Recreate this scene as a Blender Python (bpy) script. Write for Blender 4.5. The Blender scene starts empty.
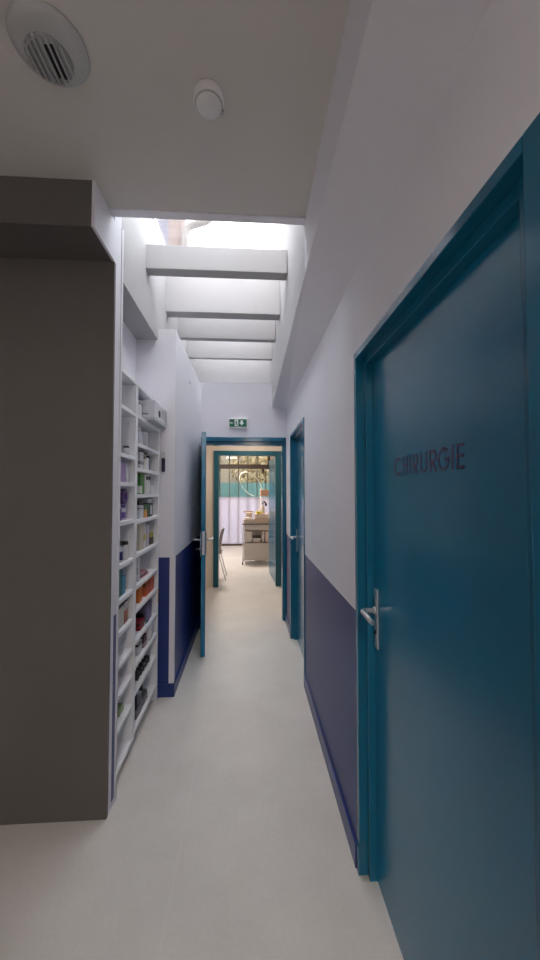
import bpy, bmesh, math, random
from mathutils import Vector, Matrix
random.seed(7)
PI = math.pi
C = bpy.context.scene.collection

# ------------------------------------------------------------------ materials
def srgb(r, g, b):
    def f(c):
        c /= 255.0
        return c/12.92 if c <= .04045 else ((c+.055)/1.055)**2.4
    return (f(r), f(g), f(b), 1)

def mat(name, col, rough=.5, metal=0, spec=.5, noise=0, nscale=20, bump=0, bscale=200, trans=0, alpha=1):
    m = bpy.data.materials.new(name); m.use_nodes = True
    nt = m.node_tree; b = nt.nodes['Principled BSDF']
    b.inputs['Base Color'].default_value = col
    b.inputs['Roughness'].default_value = rough
    b.inputs['Metallic'].default_value = metal
    b.inputs['Specular IOR Level'].default_value = spec
    b.inputs['Transmission Weight'].default_value = trans
    if noise or bump:
        tc = nt.nodes.new('ShaderNodeTexCoord')
    if noise:
        n = nt.nodes.new('ShaderNodeTexNoise'); n.inputs['Scale'].default_value = nscale
        n.inputs['Detail'].default_value = 5
        nt.links.new(tc.outputs['Object'], n.inputs['Vector'])
        mx = nt.nodes.new('ShaderNodeMix'); mx.data_type = 'RGBA'
        mx.inputs[6].default_value = tuple(c*(1-noise) for c in col[:3])+(1,)
        mx.inputs[7].default_value = tuple(min(1, c*(1+noise)) for c in col[:3])+(1,)
        nt.links.new(n.outputs['Fac'], mx.inputs[0])
        nt.links.new(mx.outputs[2], b.inputs['Base Color'])
    if bump:
        n2 = nt.nodes.new('ShaderNodeTexNoise'); n2.inputs['Scale'].default_value = bscale
        nt.links.new(tc.outputs['Object'], n2.inputs['Vector'])
        bp = nt.nodes.new('ShaderNodeBump'); bp.inputs['Strength'].default_value = bump
        bp.inputs['Distance'].default_value = .002
        nt.links.new(n2.outputs['Fac'], bp.inputs['Height'])
        nt.links.new(bp.outputs['Normal'], b.inputs['Normal'])
    return m

def wall_paint(name, white, navy, zsplit, rough_navy=.42):
    """white emulsion above a satin navy dado painted up to zsplit (world z)"""
    m = bpy.data.materials.new(name); m.use_nodes = True
    nt = m.node_tree; b = nt.nodes['Principled BSDF']
    g = nt.nodes.new('ShaderNodeNewGeometry'); s = nt.nodes.new('ShaderNodeSeparateXYZ')
    nt.links.new(g.outputs['Position'], s.inputs[0])
    lt = nt.nodes.new('ShaderNodeMath'); lt.operation = 'LESS_THAN'; lt.inputs[1].default_value = zsplit
    nt.links.new(s.outputs['Z'], lt.inputs[0])
    mx = nt.nodes.new('ShaderNodeMix'); mx.data_type = 'RGBA'
    mx.inputs[6].default_value = white; mx.inputs[7].default_value = navy
    nt.links.new(lt.outputs[0], mx.inputs[0]); nt.links.new(mx.outputs[2], b.inputs['Base Color'])
    r = nt.nodes.new('ShaderNodeMapRange'); r.inputs['To Min'].default_value = .75; r.inputs['To Max'].default_value = rough_navy
    nt.links.new(lt.outputs[0], r.inputs['Value']); nt.links.new(r.outputs[0], b.inputs['Roughness'])
    n2 = nt.nodes.new('ShaderNodeTexNoise'); n2.inputs['Scale'].default_value = 160
    nt.links.new(g.outputs['Position'], n2.inputs['Vector'])
    bp = nt.nodes.new('ShaderNodeBump'); bp.inputs['Strength'].default_value = .12; bp.inputs['Distance'].default_value = .002
    nt.links.new(n2.outputs['Fac'], bp.inputs['Height']); nt.links.new(bp.outputs['Normal'], b.inputs['Normal'])
    return m

WHITE = (.74, .735, .785, 1)
NAVY = (.010, .030, .17, 1)
M = {}
M['wall'] = wall_paint('white wall over navy dado', WHITE, NAVY, 1.045)
M['white'] = mat('white emulsion', WHITE, .8, bump=.12, bscale=160)
M['lightwell'] = mat('greyed lightwell white', (.37, .363, .368, 1), .8)  # white darkened to grey to hold down the skylight glare
M['ceiling'] = mat('ceiling paint', (.62, .60, .57, 1), .85, bump=.15, bscale=120)
M['taupe'] = mat('taupe paint', (.115, .107, .10, 1), .6, noise=.12, nscale=2.5, bump=.1)
M['cream'] = mat('cream paint', (.72, .64, .55, 1), .75)
M['navy'] = mat('navy satin', NAVY, .34)
M['teal'] = mat('teal gloss door paint', (.002, .155, .285, 1), .22, spec=.6)
M['teal_frame'] = mat('teal frame paint', (.004, .13, .235, 1), .16)
M['teal_dimmed'] = mat('dimmed teal frame tone', (.004, .09, .135, 1), .3)  # same frame teal, darkened and greened to imitate the inner doorway's light
M['steel'] = mat('brushed steel', (.72, .73, .75, 1), .38, 1)
M['lettering'] = mat('plum lettering vinyl', (.022, .022, .10, 1), .4)
M['shelf'] = mat('white melamine', (.78, .79, .82, 1), .4)
M['plastic'] = mat('white plastic', (.78, .78, .78, 1), .4)
M['grille'] = mat('grey plastic grille', (.45, .46, .46, 1), .45)
M['dark'] = mat('dark void', (.012, .012, .014, 1), .7)
M['rail'] = mat('dark brown metal', (.06, .04, .03, 1), .5)
M['exitgreen'] = mat('exit green', (.0, .13, .07, 1), .35)
M['exitwhite'] = mat('exit pictogram white', (.75, .85, .8, 1), .4)
M['facade'] = mat('lilac grey facade render', (.12, .12, .145, 1), .9, noise=.06, nscale=3)
M['brickpink'] = mat('pinkish facade', (.15, .12, .112, 1), .9, noise=.08, nscale=9)
M['zinc'] = mat('pale zinc pipe', (.13, .12, .115, 1), .5)
M['teal_fence'] = mat('pale teal garden wall', (.22, .47, .48, 1), .8, noise=.1, nscale=4)
M['leaf'] = mat('cream yellow leaves', (.72, .62, .40, 1), .7, noise=.3, nscale=6)
M['bark'] = mat('bark', (.10, .07, .05, 1), .9)
M['ground'] = mat('outdoor paving', (.42, .40, .37, 1), .9, noise=.1, nscale=3)
M['beige'] = mat('beige laminate', (.48, .42, .37, 1), .5)
M['cart'] = mat('taupe cart enamel', (.52, .48, .44, 1), .4)
M['chair'] = mat('taupe chair shell', (.30, .25, .22, 1), .5)

def floor_mat():
    m = bpy.data.materials.new('pale vinyl floor'); m.use_nodes = True
    nt = m.node_tree; b = nt.nodes['Principled BSDF']
    g = nt.nodes.new('ShaderNodeNewGeometry')
    n = nt.nodes.new('ShaderNodeTexNoise'); n.inputs['Scale'].default_value = 2.2; n.inputs['Detail'].default_value = 8
    n.inputs['Roughness'].default_value = .65
    nt.links.new(g.outputs['Position'], n.inputs['Vector'])
    cr = nt.nodes.new('ShaderNodeValToRGB')
    cr.color_ramp.elements[0].position = .3; cr.color_ramp.elements[0].color = (.54, .515, .485, 1)
    cr.color_ramp.elements[1].position = .7; cr.color_ramp.elements[1].color = (.62, .595, .565, 1)
    nt.links.new(n.outputs['Fac'], cr.inputs[0])
    # the welded seam between two sheets of vinyl, lengthwise
    s = nt.nodes.new('ShaderNodeSeparateXYZ'); nt.links.new(g.outputs['Position'], s.inputs[0])
    a = nt.nodes.new('ShaderNodeMath'); a.operation = 'ADD'; a.inputs[1].default_value = .295
    ab = nt.nodes.new('ShaderNodeMath'); ab.operation = 'ABSOLUTE'
    lt = nt.nodes.new('ShaderNodeMath'); lt.operation = 'LESS_THAN'; lt.inputs[1].default_value = .0022
    nt.links.new(s.outputs['X'], a.inputs[0]); nt.links.new(a.outputs[0], ab.inputs[0]); nt.links.new(ab.outputs[0], lt.inputs[0])
    mu = nt.nodes.new('ShaderNodeMath'); mu.operation = 'MULTIPLY'; mu.inputs[1].default_value = .35
    nt.links.new(lt.outputs[0], mu.inputs[0])
    mx = nt.nodes.new('ShaderNodeMix'); mx.data_type = 'RGBA'
    mx.inputs[7].default_value = (.66, .63, .6, 1)
    nt.links.new(mu.outputs[0], mx.inputs[0]); nt.links.new(cr.outputs[0], mx.inputs[6])
    # fine speckle
    v = nt.nodes.new('ShaderNodeTexNoise'); v.inputs['Scale'].default_value = 60; v.inputs['Detail'].default_value = 3
    nt.links.new(g.outputs['Position'], v.inputs['Vector'])
    mr = nt.nodes.new('ShaderNodeMapRange'); mr.inputs['To Min'].default_value = .94; mr.inputs['To Max'].default_value = 1.06
    nt.links.new(v.outputs['Fac'], mr.inputs['Value'])
    m2 = nt.nodes.new('ShaderNodeMix'); m2.data_type = 'RGBA'; m2.blend_type = 'MULTIPLY'; m2.inputs[0].default_value = 1
    nt.links.new(mx.outputs[2], m2.inputs[6]); nt.links.new(mr.outputs[0], m2.inputs[7])
    nt.links.new(m2.outputs[2], b.inputs['Base Color'])
    b.inputs['Roughness'].default_value = .5
    return m
M['floor'] = floor_mat()

def glass_mat(name, tint=(1, 1, 1, 1), gloss=.08):
    m = bpy.data.materials.new(name); m.use_nodes = True
    nt = m.node_tree; nt.nodes.clear()
    o = nt.nodes.new('ShaderNodeOutputMaterial'); t = nt.nodes.new('ShaderNodeBsdfTransparent'); t.inputs[0].default_value = tint
    gl = nt.nodes.new('ShaderNodeBsdfGlossy'); gl.inputs['Roughness'].default_value = .02
    mx = nt.nodes.new('ShaderNodeMixShader'); mx.inputs[0].default_value = gloss
    nt.links.new(t.outputs[0], mx.inputs[1]); nt.links.new(gl.outputs[0], mx.inputs[2]); nt.links.new(mx.outputs[0], o.inputs[0])
    return m
M['glass'] = glass_mat('clear glass', (.96, .97, .97, 1))
def frosted():
    m = bpy.data.materials.new('frosted lilac film'); m.use_nodes = True
    nt = m.node_tree; nt.nodes.clear()
    o = nt.nodes.new('ShaderNodeOutputMaterial')
    t = nt.nodes.new('ShaderNodeBsdfTranslucent'); t.inputs[0].default_value = (.46, .41, .455, 1)
    d = nt.nodes.new('ShaderNodeBsdfDiffuse'); d.inputs[0].default_value = (.75, .70, .76, 1)
    mx = nt.nodes.new('ShaderNodeMixShader'); mx.inputs[0].default_value = .25
    nt.links.new(t.outputs[0], mx.inputs[1]); nt.links.new(d.outputs[0], mx.inputs[2]); nt.links.new(mx.outputs[0], o.inputs[0])
    return m
M['frosted'] = frosted()

def pm(name, r, g, b, rough=.45, **k):
    if name not in M: M[name] = mat(name, srgb(r, g, b), rough, **k)
    return M[name]

# ------------------------------------------------------------------ mesh helpers
class MB:
    """collects shapes, world coordinates, and links them as ONE mesh object"""
    def __init__(s): s.bm = bmesh.new(); s.mi = 0
    def _mark(s, faces):
        for f in faces: f.material_index = s.mi
    def use(s, i): s.mi = i; return s
    def box(s, x0, x1, y0, y1, z0, z1):
        vs = [s.bm.verts.new(p) for p in ((x0,y0,z0),(x1,y0,z0),(x1,y1,z0),(x0,y1,z0),(x0,y0,z1),(x1,y0,z1),(x1,y1,z1),(x0,y1,z1))]
        fs = [s.bm.faces.new([vs[i] for i in f]) for f in ((3,2,1,0),(4,5,6,7),(0,1,5,4),(1,2,6,5),(2,3,7,6),(3,0,4,7))]
        s._mark(fs); return s
    def tube(s, pts, r, seg=12, closed=False):
        pts = [Vector(p) for p in pts]; n = len(pts); rings = []
        rad = r if isinstance(r, (list, tuple)) else [r]*n
        ref = None
        for i, p in enumerate(pts):
            if closed: d = pts[(i+1) % n]-pts[i-1]
            else: d = pts[min(i+1, n-1)]-pts[max(i-1, 0)]
            d.normalize()
            if ref is None:
                ref = d.cross(Vector((0, 0, 1)))
                if ref.length < .1: ref = d.cross(Vector((1, 0, 0)))
            u = (ref-d*ref.dot(d)).normalized(); ref = u; w = d.cross(u)
            rings.append([s.bm.verts.new(p+(u*math.cos(a)+w*math.sin(a))*rad[i]) for a in [2*PI*k/seg for k in range(seg)]])
        fs = []
        for i in range(n if closed else n-1):
            A, B = rings[i], rings[(i+1) % n]
            for k in range(seg):
                f = s.bm.faces.new((A[k], A[(k+1) % seg], B[(k+1) % seg], B[k])); f.smooth = True; fs.append(f)
        if not closed:
            fs.append(s.bm.faces.new(rings[0][::-1])); fs.append(s.bm.faces.new(rings[-1]))
        s._mark(fs); return s
    def lathe(s, prof, c=(0,0,0), seg=32, axis='z'):
        """prof: list of (radius, height)"""
        rings = []; fs = []
        def P(r, h, a):
            if axis == 'z': return (c[0]+r*math.cos(a), c[1]+r*math.sin(a), c[2]+h)
            if axis == 'x': return (c[0]+h, c[1]+r*math.cos(a), c[2]+r*math.sin(a))
            return (c[0]+r*math.sin(a), c[1]+h, c[2]+r*math.cos(a))
        for r, h in prof:
            if r < 1e-6: rings.append([s.bm.verts.new(P(0, h, 0))])
            else: rings.append([s.bm.verts.new(P(r, h, 2*PI*k/seg)) for k in range(seg)])
        for A, B in zip(rings, rings[1:]):
            for k in range(seg):
                q = (k+1) % seg
                if len(A) == 1 and len(B) == 1: continue
                if len(A) == 1: v = (A[0], B[q], B[k])
                elif len(B) == 1: v = (A[k], A[q], B[0])
                else: v = (A[k], A[q], B[q], B[k])
                f = s.bm.faces.new(v); f.smooth = True; fs.append(f)
        if len(rings[0]) > 1: fs.append(s.bm.faces.new(rings[0][::-1]))
        if len(rings[-1]) > 1: fs.append(s.bm.faces.new(rings[-1]))
        s._mark(fs); return s
    def prism(s, poly, fn, a, b):
        """poly of 2-D points extruded from a to b; fn(u, v, t) gives the 3-D point"""
        A = [s.bm.verts.new(fn(u, v, a)) for u, v in poly]; B = [s.bm.verts.new(fn(u, v, b)) for u, v in poly]
        n = len(poly); fs = [s.bm.faces.new(A[::-1]), s.bm.faces.new(B)]
        for i in range(n): fs.append(s.bm.faces.new((A[i], A[(i+1) % n], B[(i+1) % n], B[i])))
        s._mark(fs); return s
    def rbox(s, x0, x1, y0, y1, z0, z1, ang, r=None):
        """box turned by ang about the vertical through its middle"""
        n0 = len(s.bm.verts); s.box(x0, x1, y0, y1, z0, z1); s.bm.verts.ensure_lookup_table()
        c = Vector(((x0+x1)/2, (y0+y1)/2, 0)); R = Matrix.Rotation(ang, 3, 'Z')
        for v in s.bm.verts[n0:]: v.co = R @ (v.co-c)+c
        return s
    def ybox(s, x0, x1, y0, y1, z0, z1): return s.box(x0, x1, ym(y0), ym(y1), z0, z1)
    def yrbox(s, x0, x1, y0, y1, z0, z1, a): return s.rbox(x0, x1, ym(y0), ym(y1), z0, z1, a)
    def build(s, name, mats, parent=None, bevel=0, seg=2, local=False):
        bmesh.ops.recalc_face_normals(s.bm, faces=s.bm.faces[:])
        me = bpy.data.meshes.new(name)
        if parent is not None and not local:
            o0 = Vector((0, 0, 0)); p = parent
            while p is not None: o0 += p.location; p = p.parent
            bmesh.ops.translate(s.bm, verts=s.bm.verts[:], vec=-o0)
        s.bm.to_mesh(me); s.bm.free()
        for m in (mats if isinstance(mats, (list, tuple)) else [mats]): me.materials.append(m)
        o = bpy.data.objects.new(name, me); C.objects.link(o)
        if parent is not None: o.parent = parent
        if bevel:
            b = o.modifiers.new('bevel', 'BEVEL'); b.width = bevel; b.segments = seg; b.limit_method = 'ANGLE'; b.angle_limit = .7
        return o

def thing(name, label, cat, loc=(0,0,0), group=None, rotz=0):
    o = bpy.data.objects.new(name, None); C.objects.link(o); o.empty_display_size = .05
    o.location = loc; o.rotation_euler = (0, 0, rotz)
    o['label'] = label; o['category'] = cat
    if group: o['group'] = group
    return o
def tag(o, label, cat, group=None):
    o['label'] = label; o['category'] = cat
    if group: o['group'] = group
    return o
def struct(o, label=None, cat=None):
    o['kind'] = 'structure'
    if label: o['label'] = label
    if cat: o['category'] = cat
    return o
def sempty(name, loc, label, cat, rotz=0):
    o = bpy.data.objects.new(name, None); C.objects.link(o); o.location = loc; o.rotation_euler = (0,0,rotz); o.empty_display_size = .05
    return struct(o, label, cat)

# ------------------------------------------------------------------ the setting
XR = .452            # face of the right-hand wall
CZ = 2.895           # low ceiling
TOP = 3.57           # head of the light well
struct(MB().box(-2.8, 2.2, -3.2, 10.6, -.12, 0).build('floor', M['floor']), 'pale grey beige vinyl floor with a faint lengthwise seam', 'floor')

# near doors: (near outer, far outer, near inner, far inner, top outer)
D1 = dict(n0=.480, n1=.547, f0=1.498, f1=1.470, top=2.135)
D2 = dict(n0=2.88, n1=2.91, f0=3.83, f1=3.80, top=2.158)
w = MB()
XO = .62
for y0, y1 in ((-3.2, D1['n0']+.005), (D1['f0']-.005, D2['n0']+.005), (D2['f0']-.005, 4.33)):
    w.box(XR, XO, y0, y1, 0, CZ)
w.box(XR, XO, D1['n0'], D1['f0'], D1['top']-.005, CZ)
w.box(XR, XO, D2['n0'], D2['f0'], D2['top']-.005, CZ)
struct(w.build('wall_right', M['wall']), 'white corridor wall with navy dado and two teal doors', 'wall')
# soffit / boxed duct along the right-hand wall, lower edge slightly falling
s = MB()
st = [(-3.2, .279, 2.665, 2.44), (.6, .279, 2.665, 2.44), (1.745, .2804, 2.639, 2.470), (4.6, .284, 2.575, 2.545)]
rows = []
for y, xi, zi, zw in st:
    rows.append([s.bm.verts.new(p) for p in ((xi, y, zi), (XR+.02, y, zw), (XO, y, zw), (XO, y, TOP), (xi-.018, y, TOP))])
for A, B in zip(rows, rows[1:]):
    for i in range(5):
        f_ = s.bm.faces.new((A[i], A[(i+1) % 5], B[(i+1) % 5], B[i]))
        f_.material_index = 1 if i == 4 and A is rows[2] else 0  # soffit face inside the well takes the white darkened against glare
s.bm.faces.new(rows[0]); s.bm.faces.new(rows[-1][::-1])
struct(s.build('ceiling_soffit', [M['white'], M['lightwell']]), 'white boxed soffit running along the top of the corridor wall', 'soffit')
# ceiling over the near part
struct(MB().box(-2.8, .30, -3.2, 1.745, CZ, TOP+.02).build('ceiling', M['ceiling']), 'low grey-white ceiling over the front of the corridor', 'ceiling')
struct(MB().box(-.668, .279, 1.70, 1.745, CZ-.008, CZ).build('trim_1', M['white']), 'thin white lip along the edge of the ceiling opening', 'trim')
# left: taupe pier, its bulkhead
XC = -.668
wl = MB()
wl.use(0).box(-2.8, XC-.012, 1.785, 1.875, 0, TOP).box(XC-.012, XC, 1.785, 1.805, 0, 2.69)
wl.use(1).box(XC-.012, XC, 1.805, 1.875, 0, TOP).box(XC-.012, XC, 1.785, 1.805, 2.69, TOP)
struct(wl.build('wall_left', [M['taupe'], M['white']]), 'dark taupe pier with a white side face', 'wall')
bh = MB(); bh.use(0).box(-2.8, XC-.012, 1.55, 1.785, 2.69, CZ); bh.use(1).box(XC-.012, XC, 1.5502, 1.785, 2.69, CZ)
struct(bh.build('ceiling_bulkhead', [M['taupe'], M['white']]), 'taupe bulkhead boxed out at the head of the pier', 'bulkhead')
struct(MB().box(XC-.002, XC+.002, 1.842, 1.873, .03, .93).build('trim_2', M['navy']), 'narrow navy strip on the white side of the pier', 'trim')
struct(MB().box(XC-.012, XC+.004, 1.876, 1.90, 0, 2.93).build('trim_3', M['white']), 'tall white bead at the corner of the shelf recess', 'trim')
# recess and light well on the left
YN = 2.80
struct(MB().box(-1.05, -.875, 1.875, YN, 0, 2.73).build('wall_recess', M['white']), 'white back of the recess behind the shelving', 'wall')
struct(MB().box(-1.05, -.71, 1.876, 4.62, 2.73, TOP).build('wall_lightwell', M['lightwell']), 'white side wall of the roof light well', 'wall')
struct(MB().box(-1.05, -.57, YN, 4.33, 0, 2.815).build('wall_left_far', M['wall']), 'white wall with navy dado behind the open door', 'wall')
struct(MB().box(-.602, -.564, YN-.004, YN+.03, .10, 1.045).build('trim_4', M['white']), 'white corner guard at the end of the navy dado', 'trim')
# end wall with its ledge, and the far face of the light well
we = MB()
we.box(-1.05, -.57, 4.33, 4.45, 0, 2.87).box(XR, .9, 4.33, 4.45, 0, 2.87).box(-.57, XR, 4.33, 4.45, 2.205, 2.87).box(-1.05, .62, 4.45, 4.62, 2.55, 2.87)
struct(we.build('wall_end', M['white']), 'white end wall over the open doorway', 'wall')
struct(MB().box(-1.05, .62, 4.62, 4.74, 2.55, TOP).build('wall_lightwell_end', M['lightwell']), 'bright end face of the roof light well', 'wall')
# beams across the light well
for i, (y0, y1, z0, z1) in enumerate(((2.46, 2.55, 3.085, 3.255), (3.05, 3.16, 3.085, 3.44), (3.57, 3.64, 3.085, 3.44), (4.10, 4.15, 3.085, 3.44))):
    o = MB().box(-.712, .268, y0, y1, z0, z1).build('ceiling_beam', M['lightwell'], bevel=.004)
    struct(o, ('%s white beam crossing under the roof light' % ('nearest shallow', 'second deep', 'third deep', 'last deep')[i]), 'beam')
# roof light
wn = sempty('window_1', (-.21, 3.2, TOP), 'glazed roof light over the corridor', 'roof light')
f = MB()
for y in (1.72, 3.2, 4.60): f.box(-.75, .32, y-.02, y+.02, TOP+.0, TOP+.05)
for x in (-.73, .30): f.box(x-.025, x+.025, 1.79, 4.58, TOP, TOP+.05)
f.build('window_frame', M['white'], wn)
MB().box(-.73, .30, 1.72, 2.5, TOP+.052, TOP+.06).build('pane', glass_mat('roof light glass', (.72, .71, .71, 1)), wn)  # tint put into the glass to weaken the skylight
MB().box(-.73, .30, 2.5, 4.6, TOP+.052, TOP+.06).build('pane', glass_mat('light cutting roof glass', (.70, .69, .69, 1)), wn)  # far pane likewise darkened so the well and beams burn out less
# baseboards
for nm, bx in (('baseboard_right', (XR-.012, XR, D1['f0'], D2['n0'], 0, .095)), ('baseboard_right_far', (XR-.012, XR, D2['f0'], 4.33, 0, .095)),
               ('baseboard_left', (-.57, -.558, YN-.012, 4.28, 0, .095)), ('baseboard_recess', (-.70, -.57, YN-.012, YN, 0, .095)),
               ('baseboard_front', (XR-.012, XR, -3.0, D1['n0'], 0, .095))):
    struct(MB().box(*bx).build(nm, M['navy'], bevel=.003), 'navy skirting along the corridor wall', 'skirting')
# vestibule beyond the first doorway
V = 5.92
vs = MB()
vs.box(-.95, -.75, 4.45, V, 0, 2.55).box(.62, .82, 4.45, V, 0, 2.55)
struct(vs.build('wall_vestibule', M['cream']), 'cream side walls between the two doorways', 'wall')
wi = MB()
wi.box(-2.6, -.565, V, V+.12, 0, 2.8).box(.545, 2.0, V, V+.12, 0, 2.8).box(-.565, .545, V, V+.12, 2.215, 2.8)
struct(wi.build('wall_inner', M['cream']), 'cream wall around the inner teal door frame', 'wall')
struct(MB().box(-.95, .9, 4.45, V+.12, 2.55, 2.7).build('ceiling_vestibule', M['white']), 'white ceiling between the two doorways', 'ceiling')
# treatment room
RY = 10.4
struct(MB().box(-2.8, -2.6, V, RY, 0, 2.8).build('wall_room_left', M['white']), 'white side wall of the treatment room', 'wall')
struct(MB().box(1.2, 1.4, V+.12, RY, 0, 2.8).build('wall_room_right', M['cream']), 'cream side wall of the treatment room', 'wall')
struct(MB().box(-2.8, 2.0, V, RY+.2, 2.8, 2.95).build('ceiling_room', M['white']), 'white ceiling of the treatment room', 'ceiling')
wb = MB()
WX0, WX1 = -2.4, .60
wb.box(-2.8, WX0, RY, RY+.2, 0, 2.8).box(WX1, 1.4, RY, RY+.2, 0, 2.8).box(WX0, WX1, RY, RY+.2, 2.72, 2.8)
struct(wb.build('wall_room_back', M['cream']), 'wall around the tall treatment room window', 'wall')
w2 = sempty('window_2', (-.9, RY, 0), 'tall window with dark bars, a brown transom and frosted lower panes', 'window')
f = MB()
f.box(WX0, WX1, RY, RY+.07, .0, .055).box(WX0, WX1, RY-.02, RY+.08, 2.22, 2.345).box(WX1-.05, WX1+.02, RY-.02, RY+.08, 2.22, 2.72)
f.build('window_frame', M['rail'], w2, bevel=.004)
f = MB()
x = .24
while x > WX0: f.box(x-.011, x+.011, RY+.03, RY+.06, .05, 2.72); x -= .267
f.box(.49, .515, RY+.03, RY+.06, 1.4, 2.22)
f.build('glazing_bars', M['rail'], w2)
MB().box(WX0, WX1, RY+.015, RY+.021, .055, 1.405).build('frosted_pane', M['frosted'], w2)
MB().box(WX0, WX1, RY+.07, RY+.076, 1.40, 2.72).build('clear_pane', glass_mat('view dimming window glass', (.36, .348, .335, 1), .02), w2)  # clear glass given a dark tint to dim the bright view outside
# the room behind the camera
bk = MB()
bk.box(-2.8, XR+.1, -3.2, -3.0, 0, CZ)
struct(bk.build('wall_back', M['white']), 'white wall behind the viewer', 'wall')
struct(MB().box(-3.0, -2.8, -3.2, 1.9, 0, CZ).build('wall_lobby', M['white']), 'white side wall of the lobby', 'wall')

# ------------------------------------------------------------------ doors
def lever_handle(parent, x, y, z, side=-1, ydir=-1, up=.085, down=.15):
    """plate on the plane x, lever pointing ydir; side = direction it stands off"""
    h = MB().box(*(sorted((x, x+side*.008))), y-.018, y+.018, z-down, z+up).build('door_handle', M['steel'], parent, bevel=.004, seg=3)
    a = x+side*.008; b = x+side*.062
    pts = [(a, y, z), (x+side*.035, y, z), (x+side*.052, y, z), (b, y+ydir*.010, z), (b+side*.002, y+ydir*.03, z), (b+side*.002, y+ydir*.125, z-.004)]
    MB().tube(pts, .0095, 14).build('lever', M['steel'], h)
    MB().lathe([(.015, 0), (.015, .006), (.010, .008)], (x+side*.008-(.008 if side < 0 else 0), y, z), 20, 'x').build('rose', M['steel'], h)
    MB().lathe([(0, 0), (.008, 0), (.008, .004), (0, .004)], (x+side*.011-.002, y, z-.085), 16, 'x').build('keyhole', M['dark'], h)
    return h

def side_door(name, d, label, letter=None):
    r = sempty(name, (.508, (d['n0']+d['f0'])/2, 0), label, 'door')
    X1, X2, X3 = (.449, .483, .512) if letter else (.444, .477, .508)
    n2, f2 = d['n1']+.052 if letter else d['n1']+.03, d['f1']-.025
    t0 = d['top']; t1 = t0-.028; t2 = t0-.060
    fr = MB()
    fr.box(X1, X2+.06, d['n0'], d['n1'], 0, t0).box(X1, X2+.06, d['f1'], d['f0'], 0, t0).box(X1, X2+.06, d['n1'], d['f1'], t1, t0)
    fr.build('frame', M['teal_frame'], r, bevel=.0025)
    fr = MB()
    fr.box(X2, X3+.05, d['n1'], n2, 0, t1).box(X2, X3+.05, f2, d['f1'], 0, t1).box(X2, X3+.05, n2, f2, t2, t1)
    fr.build('door_stop_rebate', M['teal_frame'], r, bevel=.002)
    fr = MB()
    fr.box(X1-.004, X1, d['f1']-.002, d['f0']+.003, 0, .11); fr.build('plinth_block', M['teal_frame'], r, bevel=.002)
    g = .003
    leaf = MB().box(X3, X3+.04, n2+g, f2-g, .006, t2-g).build('leaf', M['teal'], r, bevel=.0015)
    lever_handle(r, X3, f2-.032, 1.075)
    return r
d1 = side_door('door_1', D1, 'large teal door marked CHIRURGIE with a steel lever handle', True)
d2 = side_door('door_2', D2, 'teal door set in the corridor wall beside the end doorway')

# CHIRURGIE, stroke letters cut from vinyl
def stroke(mb, pts, wd, fn):
    q_ = [pts[0]]
    for p_ in pts[1:]:
        if (Vector(p_)-Vector(q_[-1])).length > 1e-5: q_.append(p_)
    pts = q_; n = len(pts)
    L, Rr = [], []
    for i in range(n):
        p = Vector(pts[i])
        d0 = (p-Vector(pts[i-1])).normalized() if i else None
        d1_ = (Vector(pts[i+1])-p).normalized() if i < n-1 else None
        if d0 is None: d0 = d1_
        if d1_ is None: d1_ = d0
        n0 = Vector((-d0.y, d0.x)); n1 = Vector((-d1_.y, d1_.x))
        m = (n0+n1).normalized(); k = wd/2/max(.35, m.dot(n0))
        L.append(p+m*k); Rr.append(p-m*k)
    for i in range(n-1):
        q = [L[i], L[i+1], Rr[i+1], Rr[i]]
        mb.prism([(a.x, a.y) for a in q], fn, 0, .0012)
def arc(cx, cy, rx, ry, a0, a1, n=16): return [(cx+rx*math.cos(math.radians(a0+(a1-a0)*i/n)), cy+ry*math.sin(math.radians(a0+(a1-a0)*i/n))) for i in range(n+1)]
def letter(ch, s0, s1, h, wd):
    a, b = s0+wd/2, s1-wd/2; c = (a+b)/2; lo, hi = wd/2, h-wd/2
    if ch == 'I': return [[((s0+s1)/2, 0), ((s0+s1)/2, h)]]
    if ch == 'H': return [[(a, 0), (a, h)], [(b, 0), (b, h)], [(a, h*.52), (b, h*.52)]]
    if ch == 'E': return [[(a, 0), (a, h)], [(a, hi), (s1, hi)], [(a, h*.52), (s1-.002, h*.52)], [(a, lo), (s1, lo)]]
    if ch == 'U': return [[(a, h)]+arc(c, lo+(b-a)/2, (b-a)/2, (b-a)/2, 180, 360)+[(b, h)]]
    if ch == 'R':
        r = h*.245
        return [[(a, 0), (a, h)], [(a, hi), (b-r, hi)]+arc(b-r, hi-r, r, r, 90, -90, 12)+[(a, hi-2*r)], [(c-.002, hi-2*r), (b, 0)]]
    if ch == 'C': return [arc(c+.004, h/2, (b-a)/2+.004, h/2-wd/2, 48, 312, 24)]
    if ch == 'G': return [arc(c, h/2, (b-a)/2, h/2-wd/2, 45, 358, 26)+[(c+.004, h/2-.001)]]
ky = lambda y: .8204+(y-.85)*1.004
spans = [('C', 1.2546, 1.2055), ('H', 1.188, 1.153), ('I', 1.139, 1.131), ('R', 1.114, 1.081), ('U', 1.069, 1.026), ('R', 1.012, .975), ('G', .968, .912), ('I', .902, .894), ('E', .881, .850)]
mb = MB(); Y0 = ky(1.2546); WD = .0076
for ch, ya, yb in spans:
    s0, s1 = Y0-ky(ya), Y0-ky(yb)
    for pl in letter(ch, s0, s1, .062, WD): stroke(mb, pl, WD, lambda u, v, t: (.512-t, Y0-u, 1.601+v))
mb.build('lettering', M['lettering'], d1)

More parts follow.
